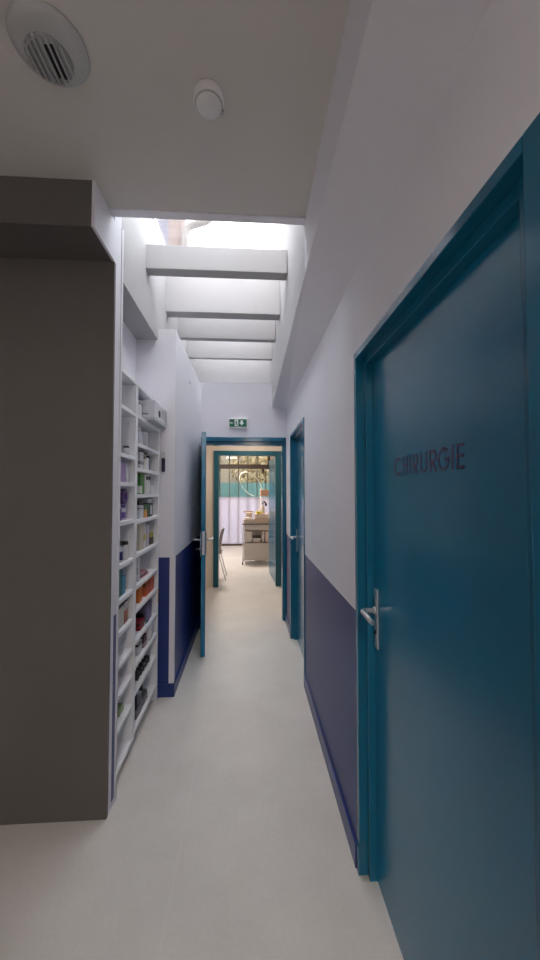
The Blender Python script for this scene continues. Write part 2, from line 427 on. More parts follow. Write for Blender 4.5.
# end doorway: wall-to-wall teal frame and its leaf, standing open
d3 = sempty('door_3', (-.06, 4.33, 0), 'teal frame of the open doorway at the end of the corridor', 'door')
f = MB()
f.box(-.57, -.545, 4.305, 4.46, 0, 2.205).box(.425, XR, 4.305, 4.46, 0, 2.205).box(-.57, XR, 4.305, 4.46, 2.155, 2.205)
f.build('frame', M['teal_frame'], d3, bevel=.003)
f = MB()
f.box(-.545, -.525, 4.345, 4.44, 0, 2.155).box(.408, .425, 4.345, 4.44, 0, 2.155).box(-.545, .425, 4.345, 4.44, 2.115, 2.155)
f.build('door_stop_rebate', M['teal_frame'], d3, bevel=.002)
hinge = Vector((-.548, 4.298)); free = Vector((-.424, 3.415)); dv = free-hinge
ang = math.atan2(dv.x, -dv.y); L = dv.length
lf = bpy.data.objects.new('leaf', None); C.objects.link(lf); bpy.data.objects.remove(lf)
lf = MB().box(-.021, .021, -L, 0, .012, 2.118).build('leaf', M['teal'], d3, bevel=.0015, local=True)
lf.location = (hinge.x-d3.location.x, hinge.y-d3.location.y, 0); lf.rotation_euler = (0, 0, ang)
def on_leaf(mb, nm, m, par, bevel=0):
    return mb.build(nm, m, par, bevel=bevel, local=True)
on_leaf(MB().box(-.011, .011, -L-.003, -L+.001, .955, 1.175), 'lock_plate', M['steel'], lf)
for sd in (-1, 1):
    h = on_leaf(MB().box(*sorted((sd*.021, sd*.029)), -L+.03, -L+.068, .935, 1.165), 'door_handle', M['steel'], lf, .003)
    h.location = (0, 0, 0)
    yy = -L+.049
    q = on_leaf(MB().tube([(sd*.029, yy, 1.09), (sd*.07, yy, 1.09), (sd*.083, yy+.008, 1.09), (sd*.087, yy+.03, 1.09), (sd*.087, yy+.125, 1.09)], .0095, 12), 'lever', M['steel'], h)
    if sd < 0: on_leaf(MB().lathe([(.009, 0), (.009, .03), (.014, .032), (.014, .042), (0, .044)], (-.073, yy, 1.0), 14, 'x'), 'thumb_turn', M['steel'], h)
for z in (.25, 1.1, 1.95):
    on_leaf(MB().lathe([(.008, -.045), (.008, .045)], (-.006, .012, z), 12), 'hinge', M['steel'], lf)

# inner doorway and its leaf, opened into the room
d4 = sempty('door_4', (0, V, 0), 'teal frame of the inner doorway to the treatment room', 'door')
f = MB()
f.box(-.572, -.49, V-.035, V+.14, 0, 2.222).box(.443, .552, V-.02, V+.14, 0, 2.222).box(-.49, .443, V-.035, V+.14, 2.15, 2.222)
f.build('frame', M['teal_dimmed'], d4, bevel=.004)
f = MB(); f.box(.50, .556, V-.036, V-.02, 0, 2.222); f.build('casing', M['teal_dimmed'], d4, bevel=.003)
h4 = Vector((.447, V+.16)); fr4 = Vector((.388, V+.98)); dv = fr4-h4
lf4 = MB().box(0, .04, 0, dv.length, .012, 2.14).build('leaf', M['teal'], d4, bevel=.0015, local=True)
lf4.location = (h4.x-d4.location.x, h4.y-d4.location.y, 0); lf4.rotation_euler = (0, 0, math.atan2(-dv.x, dv.y))

# ------------------------------------------------------------------ ceiling and wall fittings
vt = thing('ceiling_vent', 'round grey extract vent with a slatted grille in the dim ceiling', 'vent', (-.602, 1.075, CZ))
c = (-.602, 1.075, CZ)
MB().lathe([(0, 0), (.106, 0), (.108, -.006), (.102, -.014), (.085, -.020), (0, -.021)], c, 64).build('cover', M['grille'], vt)
gx, gy, RG = -.613, 1.094, .066
MB().lathe([(0, 0), (RG, 0), (RG, -.002), (0, -.002)], (gx, gy, CZ-.0205), 40).build('duct_opening', pm('grille shade', 150, 152, 153), vt)
dp = MB()
for x0, l0, l1 in ((.004, -.038, .046), (.021, -.04, .05)): dp.box(gx+x0, gx+x0+.013, gy+l0, gy+l1, CZ-.0255, CZ-.0226)
dp.build('open_slots', M['dark'], vt)
g = MB()
for i in range(7):
    u = -.055+.0172*i+.004
    hw = math.sqrt(max(.0004, RG**2-u*u))
    g.box(gx+u-.0025, gx+u+.0025, gy-hw, gy+hw, CZ-.030, CZ-.0224)
g.build('slats', M['grille'], vt)
MB().tube([(gx+.06*math.cos(a), gy+.06*math.sin(a)+.003, CZ-.026) for a in [PI*(.95+.5*q/12) for q in range(13)]], .0025, 8).build('rim', M['grille'], vt)

SMX, SMY = -.138, 1.185
sm = thing('smoke_detector', 'small round white smoke detector on the low ceiling', 'smoke detector', (SMX, SMY, CZ))
c = (SMX, SMY, CZ)
MB().lathe([(0, 0), (.050, 0), (.052, -.004), (.052, -.028), (.049, -.031), (0, -.031)], c, 48).build('base', M['plastic'], sm)
MB().lathe([(.046, -.031), (.047, -.033), (.046, -.036), (.043, -.036), (.043, -.031)], c, 48).build('ring', M['grille'], sm)
MB().lathe([(0, -.031), (.043, -.031), (.043, -.038), (.040, -.043), (0, -.044)], c, 48).build('cover', M['plastic'], sm)
MB().box(c[0]+.036, c[0]+.05, c[1]+.012, c[1]+.026, CZ-.040, CZ-.026).build('test_tab', M['grille'], sm, bevel=.002)

ex = thing('exit_sign', 'green emergency exit sign with white figure and down arrow above the doorway', 'sign', (-.128, 4.33, 2.375))
MB().box(-.244, -.014, 4.296, 4.33, 2.312, 2.436).build('housing', M['plastic'], ex, bevel=.006)
MB().box(-.232, -.026, 4.293, 4.297, 2.328, 2.420).build('green_panel', M['exitgreen'], ex)
p = MB()
fn = lambda u, v, t: (-.232+u, 4.293-t, 2.328+v)
def poly(pts): p.prism(pts, fn, 0, .001)
# door
poly([(.062, .008), (.105, .008), (.105, .086), (.062, .086)])
# left small arrow/figure streak
poly([(.006, .046), (.02, .058), (.02, .05), (.044, .05), (.044, .042), (.02, .042), (.02, .034)])
# down arrow
poly([(.146, .018), (.176, .05), (.159, .05), (.159, .078), (.133, .078), (.133, .05), (.116, .05)])
p.build('pictogram', M['exitwhite'], ex)
p = MB(); fn = lambda u, v, t: (-.232+u, 4.2918-t, 2.328+v)
poly([(.078, .07), (.088, .07), (.092, .062), (.088, .055), (.093, .04), (.098, .016), (.092, .014), (.086, .034), (.078, .016), (.07, .016), (.078, .04), (.076, .052), (.07, .044), (.067, .047)])
poly([(.08, .073), (.088, .073), (.088, .081), (.08, .081)])
p.build('running_figure', M['exitgreen'], ex)

hk = thing('wall_hook', 'small grey hook high on the white wall above the open door', 'hook', (-.57, 3.42, 2.585))
MB().box(-.57, -.566, 3.405, 3.435, 2.56, 2.61).build('plate', M['steel'], hk, bevel=.001)
MB().tube([(-.566, 3.42, 2.60), (-.55, 3.42, 2.595), (-.543, 3.42, 2.58), (-.548, 3.42, 2.566), (-.556, 3.42, 2.566)], .005, 10).build('peg', M['steel'], hk)
ds = thing('door_stop', 'small black rubber door stop with white base behind the open door', 'door stop', (-.52, 4.05, 0))
MB().lathe([(0, 0), (.024, 0), (.024, .03), (.02, .036), (0, .036)], (-.52, 4.05, 0), 24).build('base', M['plastic'], ds)
MB().lathe([(.0, .036), (.021, .036), (.026, .041), (.026, .06), (.02, .066), (0, .066)], (-.52, 4.05, 0), 24).build('bumper', M['dark'], ds)
th = thing('wall_thermometer', 'slim navy hand-held device hanging on the white wall beside the shelving', 'device', (-.655, YN, 1.70))
MB().box(-.668, -.642, YN-.018, YN, 1.70, 1.805).build('body', pm('navy plastic', 22, 22, 58), th, bevel=.004)
MB().box(-.663, -.647, YN-.014, YN, 1.805, 1.855).build('cap', M['grille'], th, bevel=.003)

# ------------------------------------------------------------------ shelving
SX0, SX1 = -.872, -.68
SY0, SY1 = 1.902, 2.78
sh = thing('shelving_unit', 'tall white built-in shelving unit filled with medicines and supplies', 'shelving', (-.775, 2.35, 0))
ZT = 2.215
DV0, DV1 = 2.19, 2.235
MB().box(SX0, SX1, SY0, SY0+.018, 0, ZT).build('side_panel', M['shelf'], sh, bevel=.0015)
MB().box(SX0, SX1, SY1-.03, SY1, 0, ZT).build('side_panel', M['shelf'], sh, bevel=.0015)
MB().box(SX0, SX1, DV0, DV1, .07, ZT-.02).build('divider', M['shelf'], sh, bevel=.0015)
MB().box(SX0, SX1+.001, SY0+.018, SY1-.03, ZT-.022, ZT).build('top_panel', M['shelf'], sh, bevel=.0015)
MB().box(SX0, SX1-.05, SY0+.018, SY1-.03, 0, .07).build('plinth', M['shelf'], sh)
MB().box(SX0-.002, SX0+.004, SY0+.018, SY1-.03, .05, ZT).build('back_panel', M['shelf'], sh)
ZN = [2.02, 1.757, 1.60, 1.385, 1.155, .97, .797, .627, .47, .30]
ZF = [2.025, 1.85, 1.695, 1.53, 1.37, 1.165, .97, .83, .645, .50, .335]
for z in ZN: MB().box(SX0, SX1-.001, SY0+.018, DV0, z-.022, z).build('shelf', M['shelf'], sh, bevel=.0012)
for z in ZF: MB().box(SX0, SX1-.001, DV1, SY1-.03, z-.022, z).build('shelf', M['shelf'], sh, bevel=.0012)
MB().box(SX0, SX1-.001, SY0+.018, DV0, .07, .092).build('shelf', M['shelf'], sh, bevel=.0012)
MB().box(SX0, SX1-.001, DV1, SY1-.03, .095, .117).build('shelf', M['shelf'], sh, bevel=.0012)
for z0, z1 in ((1.78, 1.98), (.66, .78), (.50, .61), (.82, .95), (1.19, 1.36)):
    z = z0+.02
    while z < z1:
        MB().lathe([(0, 0), (.0028, 0), (.0028, -.001), (0, -.001)], (-.725, DV0, z), 8, 'y').build('pin_hole', M['grille'], sh); z += .032


def ym(y):
    return y+.04 if y < 2.2 else y+max(0, .055*(2.74-y)/.44)
FX = -.70   # front line of the things on the shelves
def carton(name, label, y0, y1, z, h, col, depth=.12, fx=FX, stripe=None, group=None, flap=False, cat='box'):
    y0, y1 = ym(y0), ym(y1)
    o = thing(name, label, cat, (fx-depth/2, (y0+y1)/2, z), group)
    m = pm('card %d %d %d' % col, *col)
    MB().box(fx-depth, fx, y0, y1, z, z+h).build('body', m, o, bevel=.0015)
    if stripe:
        sc, a, b = stripe
        MB().box(fx-depth-.0006, fx+.0006, y0-.0006, y1+.0006, z+h*a, z+h*b).build('label_band', pm('print %d %d %d' % sc, *sc), o)
    if flap:
        MB().box(fx-depth*.9, fx-.004, y0+.003, y1-.003, z+h, z+h+.003).build('flap', m, o)
    return o
def bottle(name, label, y, z, h, r, col, cap, x=-.735, capr=.6, band=None, cat='bottle', group=None):
    y = ym(y) if x < -.6 else y
    o = thing(name, label, cat, (x, y, z), group)
    m = pm('bottle %d %d %d' % col, *col, rough=.3)
    MB().lathe([(0, 0), (r*.92, 0), (r, h*.04), (r, h*.68), (r*.85, h*.76), (r*.42, h*.80), (r*.42, h*.84)], (x, y, z), 24).build('body', m, o)
    MB().lathe([(0, h*.82), (r*capr, h*.82), (r*capr, h*.98), (r*capr*.9, h), (0, h)], (x, y, z), 24).build('cap', pm('cap %d %d %d' % cap, *cap, rough=.35), o)
    if band: MB().lathe([(r*1.01, h*.12), (r*1.015, h*.13), (r*1.015, h*.5), (r*1.01, h*.51)], (x, y, z), 24).build('label_band', pm('print %d %d %d' % band, *band), o)
    return o
def roll(label, y, z, R, r, wd, col, x=-.725, axis='x', name='tape_roll', group=None):
    y = ym(y)
    o = tag(MB().lathe([(r, 0), (R, 0), (R, wd), (r, wd), (r, 0)], (x-wd/2, y, z+R), 28, 'x').build(name, pm('tape %d %d %d' % col, *col)), label, 'tape roll', group)
    return o
GREY = (188, 190, 196); W = (214, 216, 222); BLK = (22, 22, 26)

# bays of the far column, from the top
def dispenser(label, y0, y1, hole, clear, z0):
    fx = -.632; 
    o = thing('glove_box', label, 'box', (fx-.1, ym((y0+y1)/2), z0), 'white cartons jutting out of the top bay')
    m = pm('carton white', 205, 206, 212)
    MB().ybox(fx-.19, fx, y0, y1, z0, z0+.115).build('body', m, o, bevel=.002)
    if hole: 
        MB().lathe([(0, 0), (.026, 0), (.026, .001), (0, .001)], (fx, ym((y0+y1)/2+.01), z0+.05), 24, 'x').build('opening', M['dark'], o)
    else:
        MB().ybox(fx-.12, fx-.04, y0-.001, y0+.001, z0+.018, z0+.026).build('print_line', pm('carton print', 90, 100, 110), o)
    if clear: MB().ybox(fx-.002, fx+.003, y0+.03, y1-.03, z0+.035, z0+.095).build('window_panel', pm('pale panel', 176, 180, 188), o)
    return o
dispenser('long white carton jutting from the top bay, nearest the divider', 2.385, 2.475, False, False, 2.047)
dispenser('white carton with round black opening in the top bay', 2.48, 2.575, True, False, 2.047)
dispenser('white carton with pale front panel at the far end of top bay', 2.58, 2.70, False, True, 2.047)
lh = thing('leaflet_holder', 'small pale holder fixed to the far end of the shelving beside the cartons', 'holder', (-.66, 2.745, 2.05))
MB().box(-.6795, -.634, 2.715, 2.79, 2.055, 2.165).build('body', pm('holder plastic', 186, 188, 194), lh, bevel=.003)
MB().box(-.634, -.632, 2.725, 2.78, 2.075, 2.13).build('front_lip', pm('pale panel', 176, 180, 188), lh)
tag(MB().ybox(-.85, -.625, 2.36, 2.74, 2.026, 2.046).build('tray', pm('tray white', 176, 178, 184), bevel=.002), 'flat white tray under the jutting cartons of the top bay', 'tray')
bottle('tin', 'small round white tin beside the divider in the top bay', 2.30, 2.026, .11, .035, W, W, x=-.73, capr=1.0, cat='tin')
bottle('spray_bottle', 'white spray bottle with round cap in the second bay', 2.37, 1.852, .12, .024, W, (225, 226, 230), capr=.9)
bottle('bottle', 'slim white bottle behind the spray bottle in the second bay', 2.43, 1.852, .10, .017, W, (200, 202, 208), capr=.8)
carton('carton', 'thin white carton at the end of the bottle bay', 2.47, 2.495, 1.852, .105, W)
carton('carton', 'white carton with grey print, third bay, beside the divider', 2.30, 2.385, 1.697, .11, (196, 197, 200), stripe=((120, 122, 128), .25, .45))
carton('carton', 'cream carton with dark spine in the third bay', 2.405, 2.455, 1.697, .10, (206, 202, 192), stripe=((110, 100, 92), .7, .95))
carton('carton', 'white carton behind the cream one in the third bay', 2.46, 2.53, 1.697, .085, W)
tag(MB().ybox(-.83, -.71, 2.40, 2.53, 1.799, 1.822).build('pouch', pm('black cloth', 26, 26, 32), bevel=.008), 'black folded pouch lying on cartons in the third bay', 'pouch')
tag(MB().ybox(-.80, -.70, 2.535, 2.57, 1.697, 1.80).build('case', pm('black case', 24, 24, 30), bevel=.01, seg=3), 'upright black case at the end of the third bay', 'case')
carton('carton', 'tall bright green carton with white label in the fourth bay', 2.31, 2.415, 1.532, .135, (46, 118, 36), stripe=None)
_g = [o for o in C.objects if o.name.startswith('carton') and 'green' in o.get('label', '')][-1]
MB().ybox(-.79, -.70+.0008, 2.3095, 2.35, 1.537, 1.585).build('white_label', pm('label white', 214, 220, 214), _g)
carton('carton', 'thin white carton next to the green one', 2.425, 2.452, 1.532, .13, W)
carton('carton', 'white carton with black patch, fourth bay', 2.462, 2.575, 1.532, .135, (206, 208, 208), stripe=((60, 62, 66), .72, .9))
carton('carton', 'low white carton at the end of fourth bay', 2.60, 2.72, 1.532, .06, W)
carton('carton', 'white carton with small grey print, fifth bay', 2.30, 2.40, 1.372, .085, (206, 210, 218), stripe=((150, 156, 168), .72, .82))
carton('carton', 'orange and green carton in the fifth bay', 2.415, 2.50, 1.372, .088, (216, 150, 60), stripe=((50, 110, 50), .6, 1.0))
carton('carton', 'dark green carton with white label in the fifth bay', 2.51, 2.655, 1.372, .095, (14, 52, 46), stripe=None)
_g = [o for o in C.objects if o.get('label', '').startswith('dark green carton')][-1]
MB().ybox(-.70, -.6992, 2.585, 2.63, 1.385, 1.45).build('white_label', pm('label white', 214, 220, 214), _g)
tag(MB().ybox(-.83, -.705, 2.30, 2.41, 1.459, 1.488).build('case', pm('black case', 24, 24, 30), bevel=.006), 'flat black case on top of the white carton in the fifth bay', 'case')
tag(MB().ybox(-.83, -.705, 2.52, 2.65, 1.469, 1.494).build('carton', pm('card 206 208 208', 206, 208, 208), bevel=.002), 'flat white carton lying on the dark green carton', 'box')
carton('carton', 'tall beige carton in the sixth bay', 2.31, 2.405, 1.167, .175, (196, 188, 172))
carton('carton', 'narrow white carton with yellow print in the sixth bay', 2.412, 2.475, 1.167, .17, (206, 204, 206), stripe=((186, 176, 92), .3, .55))
carton('carton', 'pale lilac carton in the sixth bay', 2.49, 2.565, 1.167, .15, (184, 176, 190))
carton('carton', 'small yellow and black carton at the end of sixth bay', 2.60, 2.69, 1.167, .085, (176, 168, 56), stripe=((44, 44, 30), .05, .62))
carton('carton', 'tall white carton standing by the divider in the seventh bay', 2.285, 2.325, .972, .15, W, stripe=((186, 188, 196), .3, .6))
for i, (cc, lb) in enumerate((((164, 60, 76), 'flat crimson booklet at the bottom of the seventh bay pile'), ((90, 86, 100), 'flat grey booklet in the middle of the seventh bay pile'), ((196, 140, 150), 'flat pink booklet on top of the seventh bay pile'))):
    tag(MB().yrbox(-.83, -.71, 2.36+.01*i, 2.57-.012*i, .972+.012*i, .983+.012*i, .05*(i-1)).build('booklet', pm('book %d %d %d' % cc, *cc)), lb, 'booklet', 'booklets in the seventh bay')
carton('carton', 'bright orange carton beside the divider in the eighth bay', 2.31, 2.39, .832, .10, (212, 112, 34))
bottle('bottle', 'white bottle with cream cap between orange cartons', 2.43, .832, .10, .022, (216, 206, 190), (206, 180, 150))
carton('carton', 'rust orange carton in the middle of the eighth bay', 2.48, 2.59, .832, .115, (196, 88, 44), stripe=((150, 66, 34), .55, .75))
carton('carton', 'salmon red carton at the end of the eighth bay', 2.60, 2.73, .832, .11, (206, 96, 66))
carton('carton', 'low crimson carton in the ninth bay', 2.34, 2.46, .647, .05, (136, 20, 34), stripe=((70, 14, 22), .6, .9))
tag(MB().ybox(-.82, -.71, 2.47, 2.52, .647, .715).build('case', pm('black case', 24, 24, 30), bevel=.006), 'small black case behind the crimson carton in the ninth bay', 'case')
carton('carton', 'lilac grey carton in the ninth bay', 2.54, 2.66, .647, .12, (128, 118, 150))
tag(MB().tube([(-.70, 2.52, .652), (-.695, 2.55, .652), (-.70, 2.59, .652)], .005, 8).build('pen', pm('teal plastic', 30, 110, 110)), 'short teal pen lying on the ninth bay shelf edge', 'pen')
carton('carton', 'white carton with black edge in the tenth bay', 2.30, 2.40, .502, .075, (204, 206, 210), stripe=((26, 26, 30), .75, .95))
carton('carton', 'plum carton in the tenth bay', 2.44, 2.53, .502, .07, (70, 40, 56), stripe=((180, 150, 160), .1, .4))
tag(MB().yrbox(-.80, -.69, 2.57, 2.72, .502, .605, .08).build('bag', pm('white paper', 210, 210, 214), bevel=.012, seg=3), 'white paper bag at the end of the tenth bay', 'bag')
for i, (y, R) in enumerate(((2.335, .029), (2.41, .026), (2.475, .028), (2.545, .026), (2.61, .025))):
    roll(['black tape roll beside the divider', 'second black tape roll from the divider', 'middle black tape roll of the row of five', 'fourth black tape roll from the divider', 'black tape roll at the end of the row'][i], y, .337, R, R*.55, .03, (28, 28, 34), x=-.72, group='black tape rolls in the eleventh bay')
bs = thing('basket', 'dark mesh basket in the bottom bay', 'basket', (-.76, ym(2.45), .117))
b = MB()
b.ybox(-.83, -.70, 2.33, 2.58, .118, .122).box(-.83, -.826, 2.33, 2.58, .122, .20).box(-.704, -.70, 2.33, 2.58, .122, .165).box(-.826, -.704, 2.33, 2.334, .122, .18).box(-.826, -.704, 2.576, 2.58, .122, .18)
b.build('body', pm('grey mesh', 104, 106, 114), bs)
tag(MB().yrbox(-.80, -.73, 2.36, 2.44, .124, .205, .2).build('case', pm('black case', 24, 24, 30), bevel=.006), 'black case standing in the dark basket', 'case')
tag(MB().yrbox(-.80, -.73, 2.46, 2.52, .124, .19, -.2).build('carton', pm('card 206 208 208', 206, 208, 208), bevel=.002), 'white carton standing in the dark basket', 'box')
tag(MB().yrbox(-.80, -.73, 2.53, 2.55, .124, .215, 0).build('case', pm('black case', 24, 24, 30), bevel=.004), 'thin black case at the far end of the dark basket', 'case')
tag(MB().box(-.6798, -.677, 2.752, 2.772, .72, .82).build('sample_card', pm('ochre card', 204, 160, 96)), 'ochre card stuck upright on the far side of the shelving', 'card')
# bays of the near column
bottle('pot', 'small white pot with pale lid by the near panel', 1.985, 1.758, .04, .022, W, (232, 232, 236), capr=1.02, cat='pot')
bottle('cup', 'small clear-grey cup in the near column, second bay', 2.085, 1.758, .055, .020, (180, 184, 188), (90, 90, 96), capr=.9, x=-.715, cat='cup')
carton('carton', 'lilac carton in the near column', 1.965, 2.045, 1.602, .11, (170, 146, 196), depth=.10)
carton('carton', 'pale grey carton behind the lilac one', 2.055, 2.105, 1.602, .105, (190, 190, 198), depth=.06, stripe=((206, 208, 214), .2, .8))
roll('purple tape roll standing on bottles in the near column', 2.045, 1.475, .045, .02, .025, (84, 44, 110), x=-.715)
bottle('bottle', 'purple bottle with white cap under the purple tape roll', 1.985, 1.387, .085, .024, (96, 70, 140), (214, 210, 220), capr=.8, x=-.725)
bottle('bottle', 'white bottle with purple label under the purple tape roll', 2.05, 1.387, .086, .024, (210, 206, 216), (120, 90, 160), x=-.725, capr=1, band=(110, 84, 156))
bottle('bottle', 'white bottle with black cap and navy label', 1.995, 1.157, .115, .028, (206, 210, 216), BLK, band=(26, 36, 110), capr=.9, x=-.725)
bottle('bottle', 'slim white bottle with wide black cap by the divider', 2.08, 1.157, .105, .020, (206, 208, 212), BLK, capr=1.05, x=-.715)
carton('carton', 'tall dark teal carton in the near column', 1.965, 2.015, .972, .145, (20, 110, 116), depth=.10)
carton('carton', 'shorter pale blue carton beside the teal one', 2.02, 2.06, .972, .10, (70, 150, 190), depth=.08)
carton('carton', 'white carton with dark brown edges in the near column', 1.965, 2.045, .799, .12, (196, 194, 188), depth=.10, stripe=((64, 46, 40), .93, 1.0))
carton('carton', 'rust brown carton with white top beside the white one', 2.05, 2.11, .799, .12, (156, 88, 66), depth=.07, stripe=((200, 198, 200), .62, 1.0))
tag(MB().ybox(-.79, -.71, 2.02, 2.10, .302, .34).build('packet', pm('pale green packet', 138, 160, 120), bevel=.006), 'pale green packet low in the near column', 'packet')

# ------------------------------------------------------------------ treatment room furniture
# trolley
TY0, TY1, TX0, TX1 = 7.66, 8.10, -.135, .50
tr = thing('trolley', 'taupe wheeled supply trolley seen through both doorways', 'trolley', (.18, 7.88, 0))
MB().box(TX0, TX1, TY0, TY1, .845, .875).build('top', pm('trolley rim', 120, 108, 100), tr, bevel=.006)
MB().box(TX0+.04, TX1-.02, TY0+.015, TY1, .735, .845).build('drawer', M['cart'], tr, bevel=.004)
MB().box(TX0+.04, TX1-.02, TY0+.015, TY1, .09, .455).build('lower_cabinet', M['cart'], tr, bevel=.004)
MB().box(TX0+.04, TX1-.02, TY0+.01, TY1, .455, .47).build('shelf', pm('trolley rim', 120, 108, 100), tr, bevel=.002)
MB().box(TX0+.04, TX1-.02, TY1-.02, TY1, .47, .735).build('back_panel', M['cart'], tr)
for x in (TX0+.012, TX1-.012):
    for y in (TY0+.012, TY1-.012):
        MB().tube([(x, y, .07), (x, y, .845)], .011, 12).build('leg', M['steel'], tr)
        cs = MB().lathe([(0, -.012), (.032, -.012), (.035, -.008), (.035, .008), (.032, .012), (0, .012)], (x, y, .035), 20, 'x').build('caster', M['dark'], tr)
        MB().box(x-.016, x+.016, y-.012, y+.012, .045, .072).build('fork', M['steel'], cs)
# things in its open shelf
WH = pm('room white', 214, 206, 198); 
tag(MB().box(-.07, .07, 7.72, 7.95, .471, .70).build('carton', WH, bevel=.004), 'tall white carton on the open trolley shelf', 'box')
tag(MB().box(.085, .25, 7.72, 7.90, .471, .55).build('carton', WH, bevel=.004), 'low white carton on the open trolley shelf', 'box')
tag(MB().box(.085, .27, 7.74, 7.88, .551, .59).build('pouch', pm('dark pouch', 80, 70, 66), bevel=.01), 'dark pouch on the low white carton', 'pouch')
bottle('bottle', 'white bottle on the open trolley shelf', .0+7.76, .471, .22, .03, (220, 212, 206), (230, 226, 220), x=.31)
tag(MB().box(.36, .46, 7.72, 7.9, .471, .68).build('carton', pm('rose white', 216, 196, 190), bevel=.004), 'pinkish white carton at the end of the trolley shelf', 'box')
# things on its top
t = thing('instrument_tray', 'beige instrument tray on the trolley top', 'tray', (.0, 7.85, .876))
b = MB(); b.box(-.11, .10, 7.70, 8.0, .876, .885)
for a_ in ((-.11, -.104, 7.70, 8.0), (.094, .10, 7.70, 8.0), (-.104, .094, 7.70, 7.706), (-.104, .094, 7.994, 8.0)): b.box(*a_, .885, .955)
b.build('body', pm('tray beige', 206, 192, 176), t, bevel=.002)
tag(MB().rbox(-.085, .06, 7.76, 7.94, .888, 1.00, .15).build('towel', pm('towel white', 228, 218, 208), bevel=.03, seg=3), 'folded white towel lying in the beige tray', 'towel')
tag(MB().rbox(-.12, .10, 7.86, 7.93, 1.10, 1.125, .0).build('rod_case', pm('wood brown', 160, 124, 92), bevel=.004), 'slim brown case lying on the folded cloths', 'case')
tag(MB().box(-.06, .09, 7.80, 7.97, 1.002, 1.10).build('cloth_stack', pm('cloth cream', 222, 208, 190), bevel=.02, seg=3), 'stack of cream cloths behind the towel', 'cloth')
tag(MB().box(.11, .44, 7.70, 8.0, .876, .975).build('carton', pm('carton cream', 206, 186, 168), bevel=.004), 'wide cream carton on the trolley top', 'box')
tag(MB().rbox(.13, .42, 7.72, 7.95, .976, 1.07, .06).build('carton', pm('carton pale', 224, 206, 190), bevel=.004), 'pale carton stacked on the wide cream carton', 'box')
fl = thing('sponge_pack', 'yellow pack lying on the pale carton', 'pack', (.2, 7.8, 1.072))
MB().rbox(.16, .25, 7.74, 7.84, 1.072, 1.13, .3).build('body', pm('soft yellow', 226, 206, 96), fl, bevel=.012)
MB().rbox(.255, .30, 7.74, 7.79, 1.072, 1.11, .1).build('corner', pm('soft yellow', 226, 206, 96), fl, bevel=.008)
bt = thing('pump_bottle', 'white pump bottle with black nozzle on the trolley', 'bottle', (.33, 7.88, 1.072))
MB().lathe([(0, 0), (.045, 0), (.048, .01), (.045, .13), (.02, .18), (.018, .2)], (.31, 7.88, 1.072), 24).build('body', pm('room white', 214, 206, 198), bt)
MB().lathe([(0, .2), (.018, .2), (.018, .225), (.007, .23), (.007, .26), (0, .26)], (.31, 7.88, 1.072), 20).build('collar', M['dark'], bt)
MB().tube([(.31, 7.88, 1.33), (.34, 7.87, 1.335), (.375, 7.86, 1.30), (.378, 7.86, 1.24)], [.012, .014, .02, .026], 14).build('nozzle', M['dark'], bt)
# hose on its stand
hs = thing('hose_stand', 'white looped hose on a bracketed pole behind the trolley', 'hose', (.27, 8.18, 0))
MB().tube([(.27, 8.18, .02), (.27, 8.18, 1.62)], .014, 14).build('pole', pm('pole white', 222, 214, 206), hs)
MB().lathe([(0, 0), (.14, 0), (.14, .015), (.03, .03), (0, .03)], (.27, 8.18, 0), 32).build('base', pm('pole white', 222, 214, 206), hs)
MB().box(.26, .455, 8.13, 8.23, 1.455, 1.60).build('bracket', pm('bracket tan', 206, 164, 134), hs, bevel=.01)
pts = []
cx, cz, A, B, tl = .045, 1.725, .32, .19, math.radians(-50)
for i in range(41):
    a = math.radians(-18+345*i/40)
    u, v = A*math.cos(a), B*math.sin(a)
    pts.append((cx+u*math.cos(tl)-v*math.sin(tl), 8.18+.03*math.sin(a), cz+u*math.sin(tl)+v*math.cos(tl)))
pts = [(.27, 8.18, 1.55)]+pts[2:]
MB().tube(pts, .009, 10).build('hose', pm('hose white', 236, 240, 236, rough=.3), hs)
pts = [(.23, 7.92, 1.072)]+[(.325-.095*math.cos(a), 7.92, 1.32+.10*math.sin(a)) for a in [PI*i/14 for i in range(15)]]
tag(MB().tube(pts, .006, 8).build('gooseneck_tube', M['steel']), 'thin grey curved tube rising over the pale carton', 'tube')

# chair
ch = thing('side_chair', 'taupe shell chair with thin metal legs behind the inner door frame', 'chair', (-.66, 6.55, 0))
sb = MB()
def grid(rows):
    vs = [[sb.bm.verts.new(p) for p in r] for r in rows]
    for A_, B_ in zip(vs, vs[1:]):
        for k in range(len(A_)-1):
            f_ = sb.bm.faces.new((A_[k], A_[k+1], B_[k+1], B_[k])); f_.smooth = True
rows = []
for i in range(9):
    t_ = i/8; x = -.88+.40*t_; z = .455-.02*math.sin(t_*PI)+(.03*(1-t_)**3)*-1
    rows.append([(x, 6.33+.44*j/8, z+.012*((j-4)/4)**2) for j in range(9)])
grid(rows)
so = sb.build('seat', M['chair'], ch); sm_ = so.modifiers.new('s', 'SOLIDIFY'); sm_.thickness = .012
sb = MB(); rows = []
for i in range(9):
    t_ = i/8; x = -.50+.02*t_+.05*t_*t_; z = .47+.42*t_
    hw = .21-.05*t_**3
    rows.append([(x-.035*((j-4)/4)**2, 6.55+hw*(j-4)/4, z) for j in range(9)])
grid(rows)
so = sb.build('backrest', M['chair'], ch); sm_ = so.modifiers.new('s', 'SOLIDIFY'); sm_.thickness = .012
for (x0, y0, x1, y1) in ((-.52, 6.40, -.40, 6.36), (-.52, 6.70, -.40, 6.74), (-.80, 6.40, -.88, 6.36), (-.80, 6.70, -.88, 6.74)):
    MB().tube([(x0, y0, .435), (x1, y1, .0)], .010, 12).build('leg', M['steel'], ch)

